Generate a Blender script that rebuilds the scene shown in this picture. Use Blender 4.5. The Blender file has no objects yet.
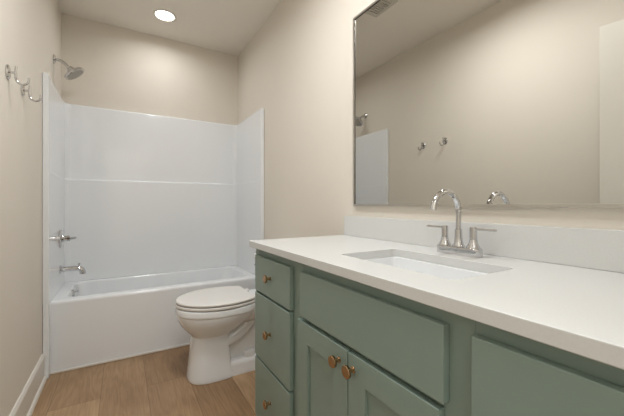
import bpy, bmesh, math, random
from mathutils import Vector, Matrix
random.seed(4)
S = bpy.context.scene
COL = S.collection
PI = math.pi
R = math.radians

# ------------------------------------------------------------ camera, world, light, exposure
W = 1.524          # room width (x: left wall 0 -> right wall W)
D = 3.331          # back wall
H = 2.732          # ceiling
YF = -0.08         # inner face of the front wall (the camera stands in its doorway)
cam_data = bpy.data.cameras.new('camera')
cam = bpy.data.objects.new('camera', cam_data)
COL.objects.link(cam)
cam.location = (0.4398, 0.0, 1.1249)
cam.rotation_euler = (R(90), 0, -0.5298)
cam_data.sensor_fit = 'HORIZONTAL'
cam_data.sensor_width = 36.0
cam_data.lens = 316.05 / 624 * 36.0
cam_data.shift_x = (312 - 306.97) / 624
cam_data.shift_y = (204.4 - 208) / 624
cam_data.clip_start = 0.02
S.camera = cam

world = bpy.data.worlds.new('world')
S.world = world
world.use_nodes = True
bg = world.node_tree.nodes['Background']
bg.inputs[0].default_value = (0.80, 0.90, 1.0, 1)
bg.inputs[1].default_value = 0.35
S.view_settings.view_transform = 'Standard'
S.view_settings.look = 'None'
S.view_settings.gamma = 1.0
S.view_settings.use_curve_mapping = False
S.view_settings.exposure = 0.50

def area_light(name, loc, rot, size, power, color, spread=PI, shape='DISK', size_y=None):
    l = bpy.data.lights.new(name, 'AREA')
    l.shape = shape; l.size = size
    if size_y: l.size_y = size_y
    l.energy = power; l.color = color; l.spread = spread
    o = bpy.data.objects.new(name, l); COL.objects.link(o)
    o.location = loc; o.rotation_euler = rot
    return o
# added unseen fill light under the hall ceiling, behind the open door
HALL = area_light('hall_fill', (0.76, -0.9, 2.70), (0, 0, 0), 1.3, 26, (0.88, 0.95, 1.0), shape='RECTANGLE', size_y=1.2)
CAN_POWER = (2.1, 4.4)  # bathtub can, then the added fill can above the vanity
DOME_FILL_POWER = 10.8
CAN_COLOR = (0.955, 0.98, 1.0)

# ------------------------------------------------------------ materials
def lin(c):
    return tuple(((v/255)/12.92 if v/255 <= 0.04045 else ((v/255+0.055)/1.055)**2.4) for v in c)
def mat(name, rgb, rough=0.5, metal=0.0, noise=0.0, nscale=40, bump=0.0, bscale=200, spec=None, coat=0.0):
    m = bpy.data.materials.new(name); m.use_nodes = True
    nt = m.node_tree; b = nt.nodes['Principled BSDF']
    c = lin(rgb)
    b.inputs['Roughness'].default_value = rough
    b.inputs['Metallic'].default_value = metal
    if spec is not None: b.inputs['Specular IOR Level'].default_value = spec
    if coat: b.inputs['Coat Weight'].default_value = coat; b.inputs['Coat Roughness'].default_value = 0.08
    tc = nt.nodes.new('ShaderNodeTexCoord')
    n = nt.nodes.new('ShaderNodeTexNoise'); n.inputs['Scale'].default_value = nscale; n.inputs['Detail'].default_value = 4
    nt.links.new(tc.outputs['Object'], n.inputs['Vector'])
    r = nt.nodes.new('ShaderNodeMapRange')
    r.inputs['To Min'].default_value = 1-noise; r.inputs['To Max'].default_value = 1+noise
    nt.links.new(n.outputs['Fac'], r.inputs['Value'])
    v = nt.nodes.new('ShaderNodeVectorMath'); v.operation = 'SCALE'
    v.inputs[0].default_value = c
    nt.links.new(r.outputs['Result'], v.inputs['Scale'])
    nt.links.new(v.outputs['Vector'], b.inputs['Base Color'])
    if bump:
        n2 = nt.nodes.new('ShaderNodeTexNoise'); n2.inputs['Scale'].default_value = bscale; n2.inputs['Detail'].default_value = 3
        nt.links.new(tc.outputs['Object'], n2.inputs['Vector'])
        bp = nt.nodes.new('ShaderNodeBump'); bp.inputs['Strength'].default_value = bump; bp.inputs['Distance'].default_value = 0.002
        nt.links.new(n2.outputs['Fac'], bp.inputs['Height']); nt.links.new(bp.outputs['Normal'], b.inputs['Normal'])
    return m
def emis(name, rgb, strength):
    m = mat(name, rgb, 0.4)
    b = m.node_tree.nodes['Principled BSDF']
    b.inputs['Emission Color'].default_value = (*lin(rgb), 1); b.inputs['Emission Strength'].default_value = strength
    return m

M_WALL = mat('wall_paint', (225, 217, 205), 0.75, noise=0.012, nscale=3, bump=0.12, bscale=320)
M_CEIL = mat('ceiling_paint', (238, 232, 222), 0.85, noise=0.012, nscale=4, bump=0.15, bscale=260)
M_TRIM = mat('trim_paint', (226, 221, 212), 0.4, noise=0.01)
M_ACRYL = mat('white_acrylic', (238, 240, 242), 0.08, noise=0.006, nscale=6)
M_PORC = mat('white_porcelain', (236, 237, 238), 0.12, noise=0.006, nscale=8, coat=0.3)
M_SEAT = mat('toilet_plastic', (230, 227, 223), 0.22, noise=0.004)
M_GREEN = mat('sage_paint', (133, 150, 141), 0.42, noise=0.02, nscale=12, bump=0.05, bscale=150)
M_DARK = mat('cabinet_shade', (60, 62, 55), 0.8)  # dark colour painted as the shade inside the cabinet
M_CHROME = mat('chrome', (206, 206, 207), 0.035, 1.0, noise=0.01)
M_NICKEL = mat('brushed_nickel', (205, 200, 192), 0.3, 1.0, noise=0.03, nscale=90)
M_BRONZE = mat('champagne_bronze', (178, 148, 114), 0.2, 1.0, noise=0.04, nscale=60)
M_MIRROR = mat('mirror_glass', (218, 217, 213), 0.0, 1.0)
M_BLACK = mat('lip_black', (40, 36, 32), 0.6)
M_LENS = emis('light_lens', (255, 252, 245), 9.0)
M_DOME = emis('dome_fill_glow', (255, 250, 242), 3.0)  # glow of the added fill dome
M_FAN = mat('vent_plastic', (200, 194, 184), 0.5)

def quartz():
    m = bpy.data.materials.new('white_quartz'); m.use_nodes = True
    nt = m.node_tree; b = nt.nodes['Principled BSDF']; b.inputs['Roughness'].default_value = 0.24
    tc = nt.nodes.new('ShaderNodeTexCoord')
    n1 = nt.nodes.new('ShaderNodeTexNoise'); n1.inputs['Scale'].default_value = 5.5; n1.inputs['Detail'].default_value = 6; n1.inputs['Distortion'].default_value = 1.4
    n2 = nt.nodes.new('ShaderNodeTexNoise'); n2.inputs['Scale'].default_value = 3.0; n2.inputs['Detail'].default_value = 3
    n3 = nt.nodes.new('ShaderNodeTexNoise'); n3.inputs['Scale'].default_value = 260; n3.inputs['Detail'].default_value = 2
    for n in (n1, n2, n3): nt.links.new(tc.outputs['Object'], n.inputs['Vector'])
    r1 = nt.nodes.new('ShaderNodeValToRGB'); e = r1.color_ramp.elements      # thin veins around one noise level
    e[0].position = 0.485; e[0].color = (0, 0, 0, 1); e[1].position = 0.515; e[1].color = (0, 0, 0, 1)
    k = e.new(0.5); k.color = (1, 1, 1, 1)
    nt.links.new(n1.outputs['Fac'], r1.inputs['Fac'])
    r2 = nt.nodes.new('ShaderNodeMapRange'); r2.inputs['From Min'].default_value = 0.5; r2.inputs['From Max'].default_value = 0.68
    r2.inputs['To Min'].default_value = 0; r2.inputs['To Max'].default_value = 0.35
    nt.links.new(n2.outputs['Fac'], r2.inputs['Value'])
    mu = nt.nodes.new('ShaderNodeMath'); mu.operation = 'MULTIPLY'
    nt.links.new(r1.outputs['Color'], mu.inputs[0]); nt.links.new(r2.outputs['Result'], mu.inputs[1])
    mx = nt.nodes.new('ShaderNodeMix'); mx.data_type = 'RGBA'
    mx.inputs[6].default_value = (*lin((214, 214, 212)), 1); mx.inputs[7].default_value = (*lin((205, 203, 200)), 1)
    nt.links.new(mu.outputs[0], mx.inputs[0])
    r3 = nt.nodes.new('ShaderNodeMapRange'); r3.inputs['To Min'].default_value = 0.95; r3.inputs['To Max'].default_value = 1.05
    nt.links.new(n3.outputs['Fac'], r3.inputs['Value'])
    v = nt.nodes.new('ShaderNodeVectorMath'); v.operation = 'SCALE'
    nt.links.new(mx.outputs[2], v.inputs[0]); nt.links.new(r3.outputs['Result'], v.inputs['Scale'])
    nt.links.new(v.outputs['Vector'], b.inputs['Base Color'])
    return m
M_QUARTZ = quartz()

def oak():
    m = bpy.data.materials.new('oak_planks'); m.use_nodes = True
    nt = m.node_tree; L = nt.links.new; b = nt.nodes['Principled BSDF']; b.inputs['Roughness'].default_value = 0.42
    tc = nt.nodes.new('ShaderNodeTexCoord')
    sp = nt.nodes.new('ShaderNodeSeparateXYZ'); L(tc.outputs['Object'], sp.inputs[0])
    def math_(op, a, bb):
        n = nt.nodes.new('ShaderNodeMath'); n.operation = op
        for i, q in enumerate((a, bb)):
            if isinstance(q, (int, float)): n.inputs[i].default_value = q
            else: L(q, n.inputs[i])
        return n.outputs[0]
    cb = nt.nodes.new('ShaderNodeCombineXYZ')
    L(math_('ADD', sp.outputs['Y'], -0.238+12.2), cb.inputs['X']); L(math_('ADD', sp.outputs['X'], -0.091+26.565), cb.inputs['Y'])
    def brick(c1, c2, mortar, msize):
        t = nt.nodes.new('ShaderNodeTexBrick'); t.offset = 0.4; t.offset_frequency = 2; t.squash = 1
        t.inputs['Color1'].default_value = c1; t.inputs['Color2'].default_value = c2; t.inputs['Mortar'].default_value = mortar
        t.inputs['Scale'].default_value = 1; t.inputs['Mortar Size'].default_value = msize; t.inputs['Mortar Smooth'].default_value = 0.2
        t.inputs['Bias'].default_value = 0; t.inputs['Brick Width'].default_value = 1.22; t.inputs['Row Height'].default_value = 0.2415
        L(cb.outputs[0], t.inputs['Vector']); return t
    br = brick((0, 0, 0, 1), (1, 1, 1, 1), (0.5, 0.5, 0.5, 1), 0.0012)
    # grain coordinates shifted per plank
    g = nt.nodes.new('ShaderNodeCombineXYZ')
    rnd = math_('MULTIPLY', br.outputs['Color'], 7.3)
    L(math_('MULTIPLY', sp.outputs['X'], 9.0), g.inputs['X'])
    L(math_('ADD', math_('MULTIPLY', sp.outputs['Y'], 1.1), rnd), g.inputs['Y']); L(rnd, g.inputs['Z'])
    n1 = nt.nodes.new('ShaderNodeTexNoise'); n1.inputs['Scale'].default_value = 1.0; n1.inputs['Detail'].default_value = 2; n1.inputs['Distortion'].default_value = 0.4
    L(g.outputs[0], n1.inputs['Vector'])
    rings = math_('FRACT', math_('MULTIPLY', n1.outputs['Fac'], 11.0), 0)
    tri = math_('ABSOLUTE', math_('SUBTRACT', rings, 0.5), 0)
    n2 = nt.nodes.new('ShaderNodeTexNoise'); n2.inputs['Scale'].default_value = 6.0; n2.inputs['Detail'].default_value = 8; n2.inputs['Roughness'].default_value = 0.7
    g2 = nt.nodes.new('ShaderNodeCombineXYZ')
    L(math_('MULTIPLY', sp.outputs['X'], 22.0), g2.inputs['X']); L(math_('ADD', sp.outputs['Y'], rnd), g2.inputs['Y']); L(rnd, g2.inputs['Z'])
    L(g2.outputs[0], n2.inputs['Vector'])
    n3 = nt.nodes.new('ShaderNodeTexNoise'); n3.inputs['Scale'].default_value = 3.5; n3.inputs['Detail'].default_value = 2
    L(tc.outputs['Object'], n3.inputs['Vector'])
    f = math_('ADD', math_('MULTIPLY', tri, 0.28), math_('MULTIPLY', n2.outputs['Fac'], 0.68))
    f = math_('ADD', f, math_('MULTIPLY', math_('SUBTRACT', br.outputs['Color'], 0.5), 0.62))
    f = math_('ADD', f, math_('MULTIPLY', math_('SUBTRACT', n3.outputs['Fac'], 0.5), 0.5))
    rp = nt.nodes.new('ShaderNodeValToRGB'); e = rp.color_ramp.elements
    e[0].position = 0.05; e[0].color = (*lin((118, 89, 61)), 1); e[1].position = 0.85; e[1].color = (*lin((184, 153, 118)), 1)
    k = e.new(0.42); k.color = (*lin((150, 119, 87)), 1)
    L(f, rp.inputs['Fac'])
    mx = nt.nodes.new('ShaderNodeMix'); mx.data_type = 'RGBA'
    L(br.outputs['Fac'], mx.inputs[0]); L(rp.outputs['Color'], mx.inputs[6]); mx.inputs[7].default_value = (*lin((108, 82, 60)), 1)
    L(mx.outputs[2], b.inputs['Base Color'])
    bp = nt.nodes.new('ShaderNodeBump'); bp.inputs['Strength'].default_value = 0.15; bp.inputs['Distance'].default_value = 0.001
    L(n2.outputs['Fac'], bp.inputs['Height']); L(bp.outputs['Normal'], b.inputs['Normal'])
    return m
M_OAK = oak()

# ------------------------------------------------------------ mesh helpers (all in world coordinates)
def bm_new(): return bmesh.new()
def box(bm, x0, x1, y0, y1, z0, z1, bev=0.0, seg=2):
    t = bmesh.new()
    bmesh.ops.create_cube(t, size=1)
    bmesh.ops.scale(t, vec=(x1-x0, y1-y0, z1-z0), verts=t.verts)
    bmesh.ops.translate(t, vec=((x0+x1)/2, (y0+y1)/2, (z0+z1)/2), verts=t.verts)
    if bev: bmesh.ops.bevel(t, geom=t.edges[:], offset=bev, segments=seg, profile=0.5, affect='EDGES')
    merge(bm, t)
def merge(bm, t):
    me = bpy.data.meshes.new('tmp'); t.to_mesh(me); t.free(); bm.from_mesh(me); bpy.data.meshes.remove(me)
def loft(bm, rings, cap0=True, cap1=True, closed=True):
    vs = [[bm.verts.new(p) for p in r] for r in rings]
    n = len(rings[0])
    for a, b in zip(vs, vs[1:]):
        for i in range(n if closed else n-1):
            j = (i+1) % n
            bm.faces.new((a[i], a[j], b[j], b[i]))
    if cap0: bm.faces.new(list(reversed(vs[0])))
    if cap1: bm.faces.new(vs[-1])
    return vs
def frame_of(d):
    d = Vector(d).normalized()
    up = Vector((0, 0, 1)) if abs(d.z) < 0.9 else Vector((0, 1, 0))
    s = d.cross(up).normalized(); return s, s.cross(d).normalized()
def tube(bm, pts, rad, n=20, caps=True):
    pts = [Vector(p) for p in pts]
    if not isinstance(rad, (list, tuple)): rad = [rad]*len(pts)
    rings = []
    s = None
    for i, p in enumerate(pts):
        d = (pts[min(i+1, len(pts)-1)] - pts[max(i-1, 0)]).normalized()
        if s is None: s, u = frame_of(d)
        else:
            s = (s - d*s.dot(d)).normalized(); u = s.cross(d).normalized()
        rings.append([p + (s*math.cos(2*PI*k/n) + u*math.sin(2*PI*k/n))*rad[i] for k in range(n)])
    loft(bm, rings, caps, caps)
def lathe(bm, origin, axis, prof, n=32):
    """prof = [(distance along axis, radius)]"""
    o = Vector(origin); a = Vector(axis).normalized(); s, u = frame_of(a)
    rings = [[o + a*h + (s*math.cos(2*PI*k/n) + u*math.sin(2*PI*k/n))*max(r, 1e-4) for k in range(n)] for h, r in prof]
    loft(bm, rings)
def spline(pts, m=8):
    pts = [Vector(p) for p in pts]; out = []
    for i in range(len(pts)-1):
        p0 = pts[max(i-1, 0)]; p1 = pts[i]; p2 = pts[i+1]; p3 = pts[min(i+2, len(pts)-1)]
        for k in range(m):
            t = k/m
            out.append(0.5*((2*p1) + (p2-p0)*t + (2*p0-5*p1+4*p2-p3)*t*t + (3*p1-p0-3*p2+p3)*t**3))
    out.append(pts[-1]); return out
def rrect(x0, x1, y0, y1, r, z, n=6):
    out = []
    for cx, cy, a0 in ((x1-r, y1-r, 0), (x0+r, y1-r, 90), (x0+r, y0+r, 180), (x1-r, y0+r, 270)):
        for k in range(n+1):
            a = R(a0+90*k/n); out.append((cx+r*math.cos(a), cy+r*math.sin(a), z))
    return out
def thing(name, label, cat, loc, group=None):
    o = bpy.data.objects.new(name, None); COL.objects.link(o); o.location = loc
    o.empty_display_size = 0.05
    return tag(o, label, cat, group)
def tag(o, label, cat, group=None):
    o['label'] = label; o['category'] = cat
    if group: o['group'] = group
    return o
WORLD = {}
def obj(name, bm, m, parent=None, origin=None, ang=35, label=None, smooth=True):
    """one mesh object; geometry given in world coordinates"""
    bmesh.ops.recalc_face_normals(bm, faces=bm.faces)
    base = Vector((0, 0, 0))
    if parent is not None:
        base = WORLD.get(parent.name, None)
        if base is None: base = Vector(parent.location); WORLD[parent.name] = base
    if origin is None: origin = base if parent is not None else Vector((0, 0, 0))
    origin = Vector(origin)
    bmesh.ops.translate(bm, vec=-origin, verts=bm.verts)
    me = bpy.data.meshes.new(name); bm.to_mesh(me); bm.free()
    me.materials.append(m)
    if smooth:
        for p in me.polygons: p.use_smooth = True
        me.set_sharp_from_angle(angle=R(ang))
    o = bpy.data.objects.new(name, me); COL.objects.link(o)
    if parent is not None: o.parent = parent
    o.location = origin - base
    WORLD[o.name] = origin
    if label: o['label'] = label
    if smooth:
        md = o.modifiers.new('flat_faces', 'WEIGHTED_NORMAL'); md.keep_sharp = True; md.weight = 90
    return o
def struct(name, bm, m, **k):
    o = obj(name, bm, m, smooth=k.pop('smooth', False), **k); o['kind'] = 'structure'; return o
def dup(root, loc, label):
    r = root.copy(); COL.objects.link(r); r.location = loc; r['label'] = label
    for ch in list(root.children):
        c = ch.copy(); COL.objects.link(c); c.parent = r
        for gch in list(ch.children):
            d = gch.copy(); COL.objects.link(d); d.parent = c
    return r

# ------------------------------------------------------------ the room
YH = -1.7   # end of the hall behind the camera
b = bm_new(); box(b, -0.1, W+0.1, YH-0.1, D+0.1, -0.1, 0.0); struct('floor', b, M_OAK)
b = bm_new(); box(b, -0.1, W+0.1, YH-0.1, D+0.1, H, H+0.1); struct('ceiling', b, M_CEIL)
b = bm_new(); box(b, -0.1, 0, YH-0.1, D+0.1, 0, H); struct('wall_left', b, M_WALL)
b = bm_new(); box(b, W, W+0.1, YH-0.1, D+0.1, 0, H); struct('wall_right', b, M_WALL)
b = bm_new(); box(b, 0, W, D, D+0.1, 0, H); struct('wall_back', b, M_WALL)
b = bm_new(); box(b, 0, W, YH-0.1, YH, 0, H); struct('wall_hall', b, M_WALL)
DX0, DX1, DZ = 0.09, 0.88, 2.15    # doorway
b = bm_new()
box(b, 0, DX0, YF-0.11, YF, 0, H); box(b, DX1, W, YF-0.11, YF, 0, H); box(b, DX0, DX1, YF-0.11, YF, DZ, H)
struct('wall_front', b, M_WALL)
b = bm_new()     # casing and jambs of the doorway
for y0, y1 in ((YF, YF+0.016), (YF-0.126, YF-0.11)):
    box(b, DX1-0.005, DX1+0.08, y0, y1, 0, DZ+0.08, 0.003); box(b, 0.002, DX0+0.005, y0, y1, 0, DZ+0.08, 0.003)
    box(b, DX0+0.005, DX1-0.005, y0, y1, DZ-0.005, DZ+0.08, 0.003)
box(b, DX1-0.015, DX1, YF-0.11, YF, 0, DZ); box(b, DX0, DX0+0.015, YF-0.11, YF, 0, DZ); box(b, DX0+0.015, DX1-0.015, YF-0.11, YF, DZ-0.015, DZ)
struct('trim_1', b, M_TRIM)

# baseboards: flat board with a stepped cap and a quarter-round shoe
def board(x_wall, sgn, y0, y1, name):
    prof = [(0, 0), (0.024, 0), (0.024, 0.012), (0.019, 0.022), (0.012, 0.026), (0.012, 0.140), (0.015, 0.150), (0.013, 0.158), (0.006, 0.170), (0, 0.172)]
    b = bm_new()
    loft(b, [[(x_wall+sgn*px, y, pz) for px, pz in prof] for y in (y0, y1)])
    return struct(name, b, M_TRIM)
board(0, 1, YF+0.02, 2.598, 'baseboard_left')
board(W, -1, 1.40, 2.598, 'baseboard_right')
b = bm_new(); box(b, 0.032, W-0.032, 2.657, 2.667, 0.0, 0.012, 0.002)
struct('trim_2', b, M_TRIM)

# open door leaf standing along the left wall (seen in the mirror)
def door_leaf():
    L, T, HT = 0.766, 0.035, 2.135
    b = bm_new()
    st, dp = 0.115, 0.008
    box(b, 0.004, L, -T/2+dp, T/2-dp, 0.012, HT)
    for y0, y1 in ((-T/2, -T/2+dp), (T/2-dp, T/2)):
        box(b, 0, st, y0, y1, 0.012, HT, 0.0015); box(b, L-st, L, y0, y1, 0.012, HT, 0.0015)
        for z0, z1 in ((0.012, 0.23), (0.92, 1.06), (HT-st, HT)): box(b, st, L-st, y0, y1, z0, z1)
    o = struct('door_1', b, M_TRIM)
    ang = math.atan2(0.700, 0.100)
    o.location = (0.112, -0.045, 0); o.rotation_euler = (0, 0, ang)
    WORLD[o.name] = Vector((0, 0, 0))
    h = bm_new()
    for s in (1, -1):
        lathe(h, (L-0.065, s*T/2, 0.95), (0, s, 0), [(0, 0.03), (0.006, 0.03), (0.008, 0.012), (0.03, 0.011), (0.034, 0.02), (0.042, 0.026), (0.052, 0.024), (0.058, 0.012), (0.059, 0)] if s > 0 else [(0, 0.03), (0.006, 0.03), (0.008, 0.011), (0.02, 0.011), (0.024, 0.02), (0.034, 0.022), (0.038, 0.0)])
    kn = obj('door_knob', h, M_NICKEL, o)
door_leaf()

# ------------------------------------------------------------ bathtub
def bathtub():
    y0, y1 = 2.665, D-0.004
    x0, x1 = 0.004, W-0.004
    t = thing('bathtub', 'white alcove bathtub with smooth apron front', 'bathtub', (W/2, 3.0, 0))
    zt = 0.478
    b = bm_new()
    rings = [rrect(x0, x1, y0, y1, 0.008, 0.0), rrect(x0, x1, y0, y1, 0.008, zt-0.022)]
    for k in range(1, 6):
        a = R(90*k/5); q = 0.018*(1-math.cos(a))
        rings.append(rrect(x0+q*0.2, x1-q*0.2, y0+q, y1-q*0.2, 0.008, zt-0.022+0.022*math.sin(a)))
    rings.append(rrect(0.10, W-0.085, y0+0.062, y1-0.075, 0.09, zt+0.001))
    rings.append(rrect(0.106, W-0.090, y0+0.068, y1-0.081, 0.09, zt-0.003))
    rings.append(rrect(0.110, W-0.094, y0+0.074, y1-0.086, 0.088, zt-0.016))
    for q, z in ((0.1, 0.40), (0.35, 0.27), (0.6, 0.19), (0.85, 0.145), (1.0, 0.132)):
        rings.append(rrect(0.113+0.07*q, W-0.096-0.22*q, y0+0.076+0.05*q, y1-0.088-0.05*q, 0.085, z))
    rings.append(rrect(0.26, W-0.42, y0+0.2, y1-0.2, 0.05, 0.126))
    loft(b, rings, True, True)
    obj('tub_body', b, M_ACRYL, t, ang=40)
    b = bm_new()
    lathe(b, (0.113, 3.0, 0.438), (1, 0, 0.25), [(-0.01, 0.034), (0.010, 0.034), (0.016, 0.028), (0.017, 0.0)])
    box(b, 0.122, 0.150, 2.993, 3.007, 0.449, 0.460, 0.003)
    obj('overflow_plate', b, M_CHROME, t, label='chrome overflow plate on the drain end of the tub')
    b = bm_new()
    lathe(b, (0.34, 3.0, 0.124), (0, 0, 1), [(0, 0.035), (0.006, 0.035), (0.009, 0.03), (0.010, 0.012), (0.016, 0.011), (0.017, 0)])
    obj('drain', b, M_CHROME, t, label='chrome tub drain')
bathtub()

# ------------------------------------------------------------ shower surround (three glossy panels, ledge, floor flanges)
def u_path(off, y0, r, n=10, back=0.0):
    xa, xb, yb = off, W-off, D-off-0.001-back
    pts = [(xa, y0)]
    for k in range(n+1):
        a = R(180-90*k/n); pts.append((xa+r+r*math.cos(a), yb-r+r*math.sin(a)))
    for k in range(n+1):
        a = R(90-90*k/n); pts.append((xb-r+r*math.cos(a), yb-r+r*math.sin(a)))
    pts.append((xb, y0)); return pts
def u_shell(bm, off, off_out, y0, r, z0, z1, bev, back=0.0):
    inner = u_path(off, y0, r, back=back); bs = min(bev, (off-off_out)*0.8); mid = u_path(off-bs, y0, r+bev, back=back-bev+bs)
    q = bs*0.3; mid2 = u_path(off-q, y0, r+bev*0.3, back=back-0.3*bev+q)
    outer = u_path(off_out, y0, max(0.004, r*0.3))
    rings = []
    for i in range(len(inner)):
        I, Mi, M2, O = inner[i], mid[i], mid2[i], outer[i]
        rings.append([(I[0], I[1], z0), (I[0], I[1], z1-bev), (M2[0], M2[1], z1-0.3*bev), (Mi[0], Mi[1], z1), (O[0], O[1], z1), (O[0], O[1], z0)])
    loft(bm, rings)
def surround():
    t = thing('shower_surround', 'glossy white three-wall shower surround above the bathtub', 'shower surround', (W/2, 3.0, 0.479))
    yf = 2.60
    b = bm_new(); u_shell(b, 0.031, 0.002, yf, 0.045, 0.480, 1.972, 0.012)
    obj('upper_panel', b, M_ACRYL, t, ang=50)
    b = bm_new(); u_shell(b, 0.0335, 0.0305, yf, 0.043, 0.480, 1.342, 0.016, back=0.020)
    obj('lower_panel', b, M_ACRYL, t, ang=50, label='thicker lower panel ending in a rounded ledge')
    for xa, xb in ((0.002, 0.032), (W-0.032, W-0.002)):
        b = bm_new(); box(b, xa, xb, yf-0.002, 2.664, 0.002, 0.479, 0.004); box(b, xa, xb, yf-0.002, yf-0.0002, 0.479, 1.971, 0.0009)
        obj('front_flange', b, M_ACRYL, t)
surround()

# ------------------------------------------------------------ shower fittings
def shower_head():
    y = 2.99
    t = thing('wall_shower', 'chrome shower head on a bent arm above the surround', 'shower head', (0, y, 2.21))
    b = bm_new(); lathe(b, (0.001, y, 2.21), (1, 0, 0), [(0, 0.034), (0.003, 0.034), (0.008, 0.026), (0.014, 0.014), (0.015, 0.0)]); obj('flange', b, M_CHROME, t)
    b = bm_new(); tube(b, spline([(0.010, y, 2.21), (0.036, y, 2.208), (0.062, y, 2.194), (0.084, y, 2.172), (0.098, y, 2.156)]), 0.0105); obj('arm', b, M_CHROME, t)
    ax = Vector((0.62, 0, -0.785)).normalized()
    o = Vector((0.092, y, 2.170))
    b = bm_new(); lathe(b, o, ax, [(0, 0.012), (0.002, 0.018), (0.012, 0.019), (0.014, 0.017), (0.016, 0.026), (0.030, 0.029), (0.036, 0.034), (0.042, 0.050), (0.045, 0.070), (0.049, 0.074), (0.062, 0.074), (0.065, 0.071), (0.066, 0.0)], 40)
    h = obj('spray_head', b, M_CHROME, t)
    b = bm_new(); lathe(b, o+ax*0.0655, ax, [(0, 0.062), (0.002, 0.061), (0.0025, 0)], 40); obj('spray_face', b, mat('spray_face', (176, 171, 163), 0.5), h, label='grey nozzle face')
shower_head()
def shower_valve():
    y, z = 3.02, 0.865
    x = 0.034
    t = thing('shower_valve', 'chrome shower valve with round plate and lever handle', 'shower valve', (x, y, z))
    b = bm_new(); lathe(b, (x, y, z), (1, 0, 0), [(0, 0.072), (0.008, 0.072), (0.014, 0.064), (0.016, 0.03), (0.016, 0.0)], 40); obj('escutcheon', b, M_CHROME, t)
    b = bm_new(); lathe(b, (x+0.010, y, z), (1, 0, 0), [(0, 0.032), (0.012, 0.028), (0.014, 0.022), (0.034, 0.021), (0.036, 0.024), (0.050, 0.023), (0.053, 0.016), (0.0535, 0)], 28)
    tube(b, [(x+0.05, y, z), (x+0.068, y-0.004, z), (x+0.098, y-0.012, z+0.003), (x+0.103, y-0.013, z+0.003)], [0.014, 0.012, 0.009, 0.004], 14)
    obj('lever_handle', b, M_CHROME, t)
shower_valve()
def tub_spout():
    y, z = 3.02, 0.630
    x = 0.034
    t = thing('tub_spout', 'chrome tub spout with diverter knob below the valve', 'tub spout', (x, y, z))
    b = bm_new(); lathe(b, (x, y, z), (1, 0, 0), [(0, 0.033), (0.004, 0.033), (0.010, 0.026), (0.012, 0.020), (0.012, 0)]); obj('flange', b, M_CHROME, t)
    b = bm_new()
    tube(b, spline([(x+0.006, y, z), (x+0.06, y, z), (x+0.105, y, z-0.001), (x+0.130, y, z-0.010), (x+0.140, y, z-0.028), (x+0.141, y, z-0.046)]), [0.019]*9+[0.0185]*8+[0.019]*8+[0.020]*8+[0.021]*8, 22)
    obj('spout', b, M_CHROME, t)
    b = bm_new(); lathe(b, (x+0.118, y, z+0.014), (0, 0, 1), [(0, 0.004), (0.014, 0.004), (0.015, 0.009), (0.022, 0.009), (0.024, 0.006), (0.0245, 0)], 16); obj('diverter_knob', b, M_CHROME, t)
tub_spout()

# ------------------------------------------------------------ robe hooks
def robe_hook(y, z, label):
    t = thing('robe_hook', label, 'robe hook', (0, y, z), 'robe hooks on the left wall')
    b = bm_new(); s = Vector
    n = 28
    rings = []
    for x, k in ((0.0005, 1.0), (0.005, 1.0), (0.0085, 0.88), (0.0092, 0.6)):
        rings.append([(x, y+0.027*k*math.cos(2*PI*i/n), z+0.032*k*math.sin(2*PI*i/n)) for i in range(n)])
    loft(b, rings); obj('backplate', b, M_CHROME, t)
    b = bm_new(); tube(b, [(0.006, y, z), (0.030, y, z)], 0.0055, 14); obj('stem', b, M_CHROME, t)
    b = bm_new()
    tube(b, spline([(0.031, y, z+0.030), (0.030, y, z-0.005), (0.031, y, z-0.028), (0.038, y, z-0.042), (0.052, y, z-0.048), (0.066, y, z-0.043), (0.074, y, z-0.031), (0.075, y, z-0.014)], 5), 0.0048, 12)
    obj('hook', b, M_CHROME, t)
    return t
hk = robe_hook(1.880, 1.713, 'chrome robe hook nearer the doorway, farther from the shower')
dup(hk, (0, 2.125, 1.708), 'chrome robe hook nearer the shower surround')

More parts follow.
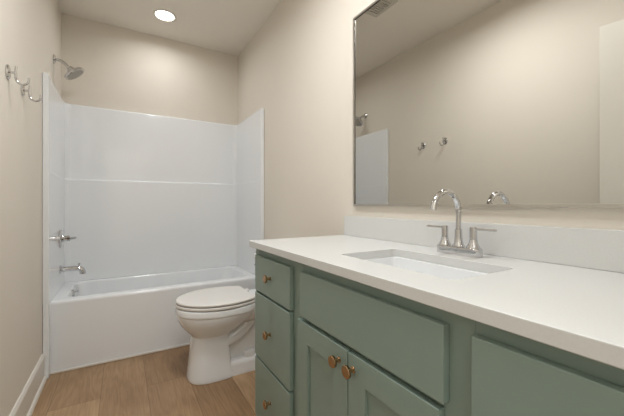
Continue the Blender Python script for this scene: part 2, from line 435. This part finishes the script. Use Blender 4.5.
# ------------------------------------------------------------ toilet
TY = 2.14
def egg(xt, xb, hw, z, y=TY, n=48, p=2.2, fm=0.56, flat=2.6):
    """plan outline: pointed-round front at xt, squarer back at xb"""
    xm = xt + (xb-xt)*fm; out = []
    for k in range(n):
        a = 2*PI*k/n; c, s = math.cos(a), math.sin(a)
        e = p if c < 0 else flat
        px = abs(c)**(2/e)*(1 if c > 0 else -1); py = abs(s)**(2/e)*(1 if s > 0 else -1)
        out.append((xm + px*((xb-xm) if c > 0 else (xm-xt)), y + py*hw, z))
    return out
def toilet():
    t = thing('toilet', 'white two-piece toilet with closed lid between tub and vanity', 'toilet', (1.1, TY, 0))
    # bowl and pedestal column, one surface
    b = bm_new()
    C = lambda xt, xb, hw, z: egg(xt, xb, hw, z, fm=.55, p=2.5, flat=7)
    rings = [C(0.804, 1.080, 0.121, 0.0), C(0.800, 1.084, 0.124, 0.008), C(0.802, 1.076, 0.122, 0.03), C(0.810, 1.064, 0.117, 0.10),
             C(0.818, 1.054, 0.112, 0.18), C(0.825, 1.050, 0.109, 0.25), C(0.828, 1.049, 0.108, 0.276), C(0.828, 1.052, 0.109, 0.282), egg(0.812, 1.085, 0.124, 0.296, fm=.52, flat=4), egg(0.789, 1.13, 0.149, 0.322, fm=.54, flat=3),
             egg(0.766, 1.172, 0.174, 0.350, fm=.55), egg(0.749, 1.210, 0.192, 0.380), egg(0.741, 1.232, 0.201, 0.405), egg(0.738, 1.245, 0.204, 0.423), egg(0.739, 1.246, 0.204, 0.427),
             egg(0.734, 1.250, 0.208, 0.431), egg(0.733, 1.250, 0.209, 0.440), egg(0.734, 1.250, 0.208, 0.466), egg(0.740, 1.248, 0.203, 0.472)]
    loft(b, rings)
    obj('bowl', b, M_PORC, t, ang=55)
    # deck under the tank
    b = bm_new()
    loft(b, [rrect(1.13, 1.46, TY-q, TY+q, 0.05, z) for q, z in ((0.10, 0.33), (0.13, 0.37), (0.155, 0.41), (0.165, 0.45), (0.165, 0.468), (0.160, 0.474))])
    obj('tank_deck', b, M_PORC, t, ang=55)
    # trapway relief on the flanks, and the rear foot
    b = bm_new()
    for s in (-1, 1):
        yy = TY + s*0.060
        tube(b, spline([(1.02, yy, 0.222), (1.09, yy, 0.246), (1.15, yy, 0.288), (1.20, yy, 0.340), (1.26, yy, 0.378), (1.33, yy, 0.36), (1.38, yy, 0.28), (1.39, yy, 0.15), (1.39, yy, 0.03)], 6), 0.046, 20)
    obj('trapway', b, M_PORC, t, ang=60)
    b = bm_new()
    loft(b, [rrect(0.98, 1.44, TY-q, TY+q, 0.04, z) for q, z in ((0.112, 0.0), (0.114, 0.008), (0.110, 0.065), (0.105, 0.088), (0.090, 0.098))])
    box(b, 1.0, 1.40, TY-0.064, TY+0.064, 0.06, 0.33, 0.02)
    for s in (-1, 1): loft(b, [rrect(1.15+q, 1.235-q, TY+s*0.070-0.030+q, TY+s*0.070+0.030-q, 0.028-q, z) for q, z in ((0, 0.08), (0.002, 0.120), (0.008, 0.134), (0.018, 0.140))])
    f = obj('foot', b, M_PORC, t, ang=50)
    for s in (-1, 1):
        b = bm_new(); lathe(b, (1.255, TY+s*0.088, 0.095), (0, 0, 1), [(0, 0.013), (0.008, 0.013), (0.013, 0.009), (0.015, 0.0)], 18); obj('bolt_cap', b, M_SEAT, f)
    # seat and lid
    def slab(x0, x1, hw, z0, z1, rr, straight):
        def outline(q, z, n=30, m=10):
            a0, a1, h = x0+q, x1-q*0.6, hw-q
            xm = a0+(a1-a0)*0.58; pts = []
            for k in range(n+1):                                   # long pointed-round front
                a = -PI/2 + PI*k/n
                c, sn = math.cos(a), math.sin(a)
                pts.append((xm-(xm-a0)*abs(c)**(2/1.95), TY-h*(abs(sn)**(2/1.95))*(1 if sn > 0 else -1), z))
            side = [(xm+(a1-xm)*k/m, 1-0.25*(k/m)**2.2) for k in range(1, m+1)]
            pts += [(x, TY-h*w, z) for x, w in side]
            pts += [(x, TY+h*w, z) for x, w in reversed(side)]
            return pts
        rg = [outline(q, z) for q, z in ((rr, z0), (0.3*rr, z0+0.3*rr), (0, z0+rr), (0, z1-rr), (0.3*rr, z1-0.3*rr), (rr, z1), (0.04, z1+0.0015))]
        bb = bm_new(); loft(bb, rg); return bb
    obj('seat', slab(0.731, 1.205, 0.212, 0.4755, 0.4945, 0.006, 3.4), M_SEAT, t, ang=50)
    obj('lid', slab(0.733, 1.205, 0.213, 0.4985, 0.516, 0.007, 3.4), M_SEAT, t, ang=50)
    for s in (-1, 1):
        b = bm_new(); box(b, 1.200, 1.245, TY+s*0.085-0.022, TY+s*0.085+0.022, 0.4745, 0.505, 0.008, 3); obj('hinge', b, M_SEAT, t)
    # tank
    b = bm_new()
    loft(b, [rrect(1.325+q, 1.505, TY-0.205+q*1.6, TY+0.205-q*1.6, 0.035, z) for q, z in ((0.03, 0.4745), (0.02, 0.49), (0.012, 0.52), (0.0, 0.715))])
    obj('tank', b, M_PORC, t, ang=50)
    b = bm_new()
    loft(b, [rrect(1.318+q, 1.510-q, TY-0.212+q, TY+0.212-q, 0.035, z) for q, z in ((0.004, 0.715), (0, 0.720), (0, 0.738), (0.006, 0.748), (0.03, 0.750))])
    obj('tank_lid', b, M_PORC, t, ang=50)
    b = bm_new()
    lathe(b, (1.327, TY+0.14, 0.665), (-1, 0, 0), [(0, 0.014), (0.008, 0.013), (0.012, 0.008), (0.016, 0.0)], 18)
    tube(b, [(1.312, TY+0.14, 0.665), (1.308, TY+0.11, 0.662), (1.306, TY+0.075, 0.658)], [0.006, 0.005, 0.006], 12)
    obj('flush_lever', b, M_CHROME, t)
toilet()

# ------------------------------------------------------------ vanity cabinet
XF, XR = 0.965, 0.984     # drawer-front plane, face-frame plane
VY0, VY1 = -0.062, 1.404
ZC = 0.9558               # counter top
def knob(parent, y, z, label=None):
    b = bm_new()
    lathe(b, (XF+0.0004, y, z), (-1, 0, 0), [(0, 0.0085), (0.002, 0.0085), (0.004, 0.0058), (0.013, 0.0055), (0.0145, 0.0085), (0.018, 0.0150), (0.020, 0.0166), (0.0255, 0.0168), (0.0272, 0.0150), (0.0275, 0.0)], 28)
    obj('knob', b, M_BRONZE, parent, origin=(XF, y, z), label='bronze mushroom knob')
def vanity():
    t = thing('vanity_cabinet', 'sage green vanity cabinet with drawers and bronze knobs under white counter', 'vanity', (1.25, 0.66, 0))
    b = bm_new()
    zt = ZC-0.0285
    box(b, XR+0.02, W-0.003, VY0+0.004, VY0+0.02, 0.10, zt)           # right side panel
    box(b, XR+0.02, W-0.003, VY1-0.018, VY1, 0.0, zt)                 # left side panel
    box(b, XR+0.02, W-0.003, VY0, VY1-0.018, 0.10, 0.118)             # bottom
    box(b, XR+0.06, XR+0.075, VY0, VY1-0.018, 0.0, 0.10)              # toe kick board
    obj('cabinet_body', b, M_GREEN, t, smooth=False)
    b = bm_new()                                                      # face frame
    e = 0.001
    stiles = [(VY1-0.045, VY1), (0.955, 1.035), (0.335, 0.400), (VY0, 0.0)]
    for y0, y1 in stiles: box(b, XR, XR+0.0205, y0, y1, 0.10, zt, 0.0008, 1)
    box(b, XR+e, XR+0.019, VY0, VY1-0.01, 0.885, zt); box(b, XR+e, XR+0.019, VY0, VY1-0.01, 0.10, 0.19)
    box(b, XR+e, XR+0.019, 0.37, 1.0, 0.715, 0.755)
    for y0, y1 in ((1.0, VY1-0.01), (VY0, 0.37)):
        for z in (0.735, 0.442): box(b, XR+e, XR+0.019, y0, y1, z-0.02, z+0.02)
    obj('face_frame', b, M_GREEN, t, smooth=False)
    b = bm_new(); box(b, XR+0.0206, XR+0.024, VY0+0.02, VY1-0.02, 0.12, zt-0.002); obj('backing', b, M_DARK, t, smooth=False)  # dark sheet standing in for the shade behind the gaps
    def slab(name, y0, y1, z0, z1, lab=None):
        b = bm_new(); box(b, XF, XR-0.0006, y0, y1, z0, z1, 0.0022, 3)
        return obj(name, b, M_GREEN, t, label=lab)
    for yc in (1.187, 0.166):
        for z0, z1 in ((0.739, 0.896), (0.445, 0.729), (0.175, 0.435)):
            d = slab('drawer_front', yc-0.165, yc+0.165+(0.015 if yc > 1 else 0), z0, z1)
            knob(d, yc+0.010, (z0+z1)/2+0.003)
    slab('false_front', 0.386, 0.945, 0.744, 0.896, 'plain wide panel without a knob below the sink')
    for y0, y1, ky in ((0.682, 0.964, 0.719), (0.396, 0.678, 0.656)):
        b = bm_new(); st = 0.068; z0, z1 = 0.175, 0.729
        xa, xb = XF, XR-0.0006
        box(b, xa, xb, y0, y0+st, z0, z1, 0.0020, 2); box(b, xa, xb, y1-st, y1, z0, z1, 0.0020, 2)
        box(b, xa+0.0001, xb, y0+st-0.003, y1-st+0.003, z1-st, z1, 0.0020, 2); box(b, xa+0.0001, xb, y0+st-0.003, y1-st+0.003, z0, z0+st, 0.0020, 2)
        d = obj('door', b, M_GREEN, t)
        b = bm_new(); box(b, xa+0.010, xb-0.001, y0+st-0.004, y1-st+0.004, z0+st-0.004, z1-st+0.004)
        obj('door_panel', b, M_GREEN, d, smooth=False)
        knob(d, ky, 0.690)
vanity()

# countertop with the sink cut out
SX0, SX1, SY0, SY1 = 1.080, 1.340, 0.443, 0.873
def counter():
    t = thing('countertop', 'white quartz vanity countertop with backsplash and sink cutout', 'countertop', (1.24, 0.66, ZC))
    x0, x1, y0, y1 = 0.9533, W-0.002, -0.06, 1.418
    zt, zb, bv = ZC, ZC-0.028, 0.0025
    b = bm_new()
    O = lambda q, z: rrect(x0+q, x1-q, y0+q, y1-q, 0.006, z, 6)
    I = lambda q, z: rrect(SX0-q, SX1+q, SY0-q, SY1+q, 0.018, z, 6)
    rings = [O(0.002, zb), O(0, zb+0.002), O(0, zt-bv), O(0.0008, zt-0.0008), O(bv, zt), I(0.002, zt), I(0.0006, zt-0.0006), I(0, zt-0.002), I(0, zb), O(0.002, zb)]
    loft(b, rings, False, False)
    bmesh.ops.remove_doubles(b, verts=b.verts, dist=1e-6)
    obj('slab', b, M_QUARTZ, t, ang=30)
    b = bm_new(); box(b, 1.502, W-0.002, -0.058, 1.409, ZC+0.0003, 1.0607, 0.0015, 2)
    obj('backsplash', b, M_QUARTZ, t)
counter()
def sink():
    t = thing('sink_basin', 'white rectangular undermount sink set in the quartz countertop', 'sink', ((SX0+SX1)/2, (SY0+SY1)/2, ZC-0.16))
    z = ZC-0.0285
    b = bm_new()
    P = lambda q, r, zz: rrect(SX0+q, SX1-q, SY0+q, SY1-q, r, zz, 8)
    rings = [P(-0.022, 0.03, z-0.014), P(-0.022, 0.03, z), P(0.002, 0.022, z), P(0.004, 0.024, z-0.004), P(0.006, 0.03, z-0.05), P(0.012, 0.04, z-0.095), P(0.03, 0.05, z-0.118), P(0.06, 0.05, z-0.126), P(0.115, 0.012, z-0.130),
             P(0.115, 0.012, z-0.140), P(0.05, 0.05, z-0.136), P(0.02, 0.045, z-0.125), P(0.0, 0.04, z-0.10), P(-0.010, 0.035, z-0.05), P(-0.022, 0.03, z-0.014)]
    loft(b, rings, False, False)
    obj('basin', b, M_PORC, t, ang=60)
    cx, cy = (SX0+SX1)/2, (SY0+SY1)/2
    b = bm_new(); box(b, SX0+0.114, SX1-0.114, SY0+0.114, SY1-0.114, z-0.1395, z-0.1302); 
    obj('basin_floor', b, M_PORC, t)
    b = bm_new(); lathe(b, (cx, cy, z-0.1300), (0, 0, 1), [(0, 0.022), (0.003, 0.022), (0.004, 0.018), (0.008, 0.016), (0.009, 0.0)], 24)
    obj('drain', b, M_CHROME, t, label='chrome pop-up drain')
sink()

# ------------------------------------------------------------ faucet
def faucet():
    fx, fy, z0 = 1.423, 0.664, ZC
    t = thing('faucet', 'chrome two-handle gooseneck faucet behind the sink', 'faucet', (fx, fy, z0))
    b = bm_new()
    loft(b, [rrect(fx-0.024+q, fx+0.024-q, fy-0.0785+q, fy+0.0785-q, 0.022-q, z, 8) for q, z in ((0.001, z0+0.0003), (0, z0+0.002), (0, z0+0.024), (0.001, z0+0.0265), (0.003, z0+0.028))])
    obj('base_plate', b, M_CHROME, t)
    b = bm_new()
    lathe(b, (fx, fy, z0+0.0275), (0, 0, 1), [(0, 0.0190), (0.004, 0.0188), (0.010, 0.0160), (0.020, 0.0135), (0.034, 0.0120), (0.052, 0.0113), (0.058, 0.0110), (0.059, 0.0092), (0.060, 0.0)], 32)
    obj('spout_collar', b, M_CHROME, t)
    b = bm_new()
    rr = 0.0645; zc = z0+0.1460
    pts = [(fx, fy, z0+0.085), (fx, fy, z0+0.11), (fx, fy, z0+0.14)] + [(fx-rr+rr*math.cos(R(a)), fy, zc+rr*math.sin(R(a))) for a in range(0, 171, 5)]
    tube(b, pts, [0.0082]*3+[0.0095]*(len(pts)-3), 24)
    lathe(b, Vector(pts[-1])+Vector((0.0002, 0, 0.001)), (-math.sin(R(10)), 0, -math.cos(R(10))), [(0, 0.0088), (0.0005, 0.0099), (0.007, 0.0099), (0.0075, 0.008), (0.008, 0)], 24)
    obj('gooseneck_spout', b, M_CHROME, t)
    for s in (1, -1):
        hy = fy + s*0.0525
        b = bm_new()
        lathe(b, (fx, hy, z0+0.0275), (0, 0, 1), [(0, 0.0205), (0.004, 0.0202), (0.010, 0.0165), (0.018, 0.0132), (0.028, 0.0116), (0.0285, 0.0104), (0.031, 0.0104), (0.0315, 0.0112), (0.066, 0.0108), (0.0675, 0.0095), (0.068, 0.0)], 30)
        h = obj('handle', b, M_CHROME, t)
        b = bm_new()
        box(b, fx-0.0065, fx+0.0065, min(hy+s*0.002, hy+s*0.072), max(hy+s*0.002, hy+s*0.072), z0+0.0850, z0+0.0930, 0.0018, 2)
        obj('lever', b, M_CHROME, h)
faucet()

# ------------------------------------------------------------ mirror
def mirror():
    y0, y1, z0, z1 = -0.02, 1.3358, 1.1157, 2.120
    t = thing('wall_mirror', 'large rectangular wall mirror with thin nickel frame', 'mirror', (W, 0.66, z0))
    b = bm_new(); fw = 0.011; xa, xb = W-0.018, W-0.001
    box(b, xa, xb, y1-fw, y1, z0, z1, 0.0012); box(b, xa, xb, y0, y0+fw, z0, z1, 0.0012)
    box(b, xa+0.0001, xb, y0+fw-0.002, y1-fw+0.002, z0, z0+fw, 0.0012); box(b, xa+0.0001, xb, y0+fw-0.002, y1-fw+0.002, z1-fw, z1, 0.0012)
    obj('frame', b, M_NICKEL, t)
    b = bm_new(); q = 0.0010; xa = W-0.0150; xb = W-0.0115                # dark inner lip of the frame
    i0, i1, j0, j1 = y0+fw, y1-fw, z0+fw, z1-fw
    box(b, xa, xb, i1-q, i1, j0, j1); box(b, xa, xb, i0, i0+q, j0, j1); box(b, xa, xb, i0+q, i1-q, j1-q, j1)
    obj('frame_lip', b, M_BLACK, t, label='dark inner lip of the mirror frame', smooth=False)
    b = bm_new(); box(b, W-0.012, W-0.003, y0+0.008, y1-0.008, z0+0.008, z1-0.008)
    obj('mirror_pane', b, M_MIRROR, t, smooth=False)
mirror()

# ------------------------------------------------------------ ceiling fixtures
def can(x, y, power, label):
    t = thing('recessed_light', label, 'ceiling light', (x, y, H), 'recessed ceiling lights')
    b = bm_new()
    n = 48
    prof = [(0.072, -0.0005), (0.093, -0.0005), (0.093, -0.003), (0.088, -0.006), (0.076, -0.007), (0.072, -0.003)]
    rings = [[(x+r*math.cos(2*PI*i/n), y+r*math.sin(2*PI*i/n), H+z) for i in range(n)] for r, z in prof]
    loft(b, rings + [rings[0]], False, False); bmesh.ops.remove_doubles(b, verts=b.verts, dist=1e-6)
    obj('trim_ring', b, M_TRIM, t)
    b = bm_new(); lathe(b, (x, y, H-0.0006), (0, 0, -1), [(0, 0.0715), (0.002, 0.0715), (0.0025, 0.0)], 40)
    obj('lens', b, M_LENS, t, label='glowing white lens')
    l = area_light('lamp', (0, 0, -0.012), (0, 0, 0), 0.14, power, CAN_COLOR, spread=R(165))
    l.parent = t
can(0.90, 0.50, CAN_POWER[1], 'added round recessed fill light above the vanity counter, out of view')  # added can out of view, fills the vanity side with light
can(0.755, 2.93, CAN_POWER[0], 'lit round recessed ceiling light above the front of the bathtub')
def dome(x, y):  # added fixture out of view, evens out the room light
    t = thing('dome_fill_light', 'added round dome fill light on the ceiling, out of view', 'ceiling light', (x, y, H))
    b = bm_new(); lathe(b, (x, y, H-0.0005), (0, 0, -1), [(0, 0.15), (0.014, 0.15), (0.018, 0.145), (0.0182, 0.0)], 48); obj('base', b, M_NICKEL, t)
    b = bm_new(); lathe(b, (x, y, H-0.019), (0, 0, -1), [(0, 0.138)]+[(0.075*math.sin(R(a)), 0.138*math.cos(R(a))) for a in range(10, 91, 10)], 48)
    o = obj('shade', b, M_DOME, t)
    l = area_light('lamp', (0, 0, -0.104), (0, 0, 0), 0.26, DOME_FILL_POWER, CAN_COLOR)
    l.parent = t
dome(0.70, 1.25)
def fan():
    x0, x1, y0, y1 = 0.71, 0.96, 1.78, 2.03
    t = thing('exhaust_fan', 'square slotted exhaust fan grille on the ceiling, seen in the mirror', 'exhaust fan', ((x0+x1)/2, (y0+y1)/2, H))
    b = bm_new()
    box(b, x0, x1, y0, y0+0.03, H-0.014, H-0.0005, 0.004); box(b, x0, x1, y1-0.03, y1, H-0.014, H-0.0005, 0.004)
    box(b, x0, x0+0.03, y0+0.02, y1-0.02, H-0.014, H-0.0005, 0.004); box(b, x1-0.03, x1, y0+0.02, y1-0.02, H-0.014, H-0.0005, 0.004)
    obj('grille_frame', b, M_FAN, t)
    for k in range(8):
        y = y0+0.042+k*0.0253
        b = bm_new(); box(b, x0+0.028, x1-0.028, y-0.009, y+0.009, H-0.012, H-0.004, 0.002); obj('slat', b, M_FAN, t)
    b = bm_new(); box(b, x0+0.02, x1-0.02, y0+0.02, y1-0.02, H-0.003, H-0.0005); obj('backing', b, M_FAN, t, smooth=False)
fan()
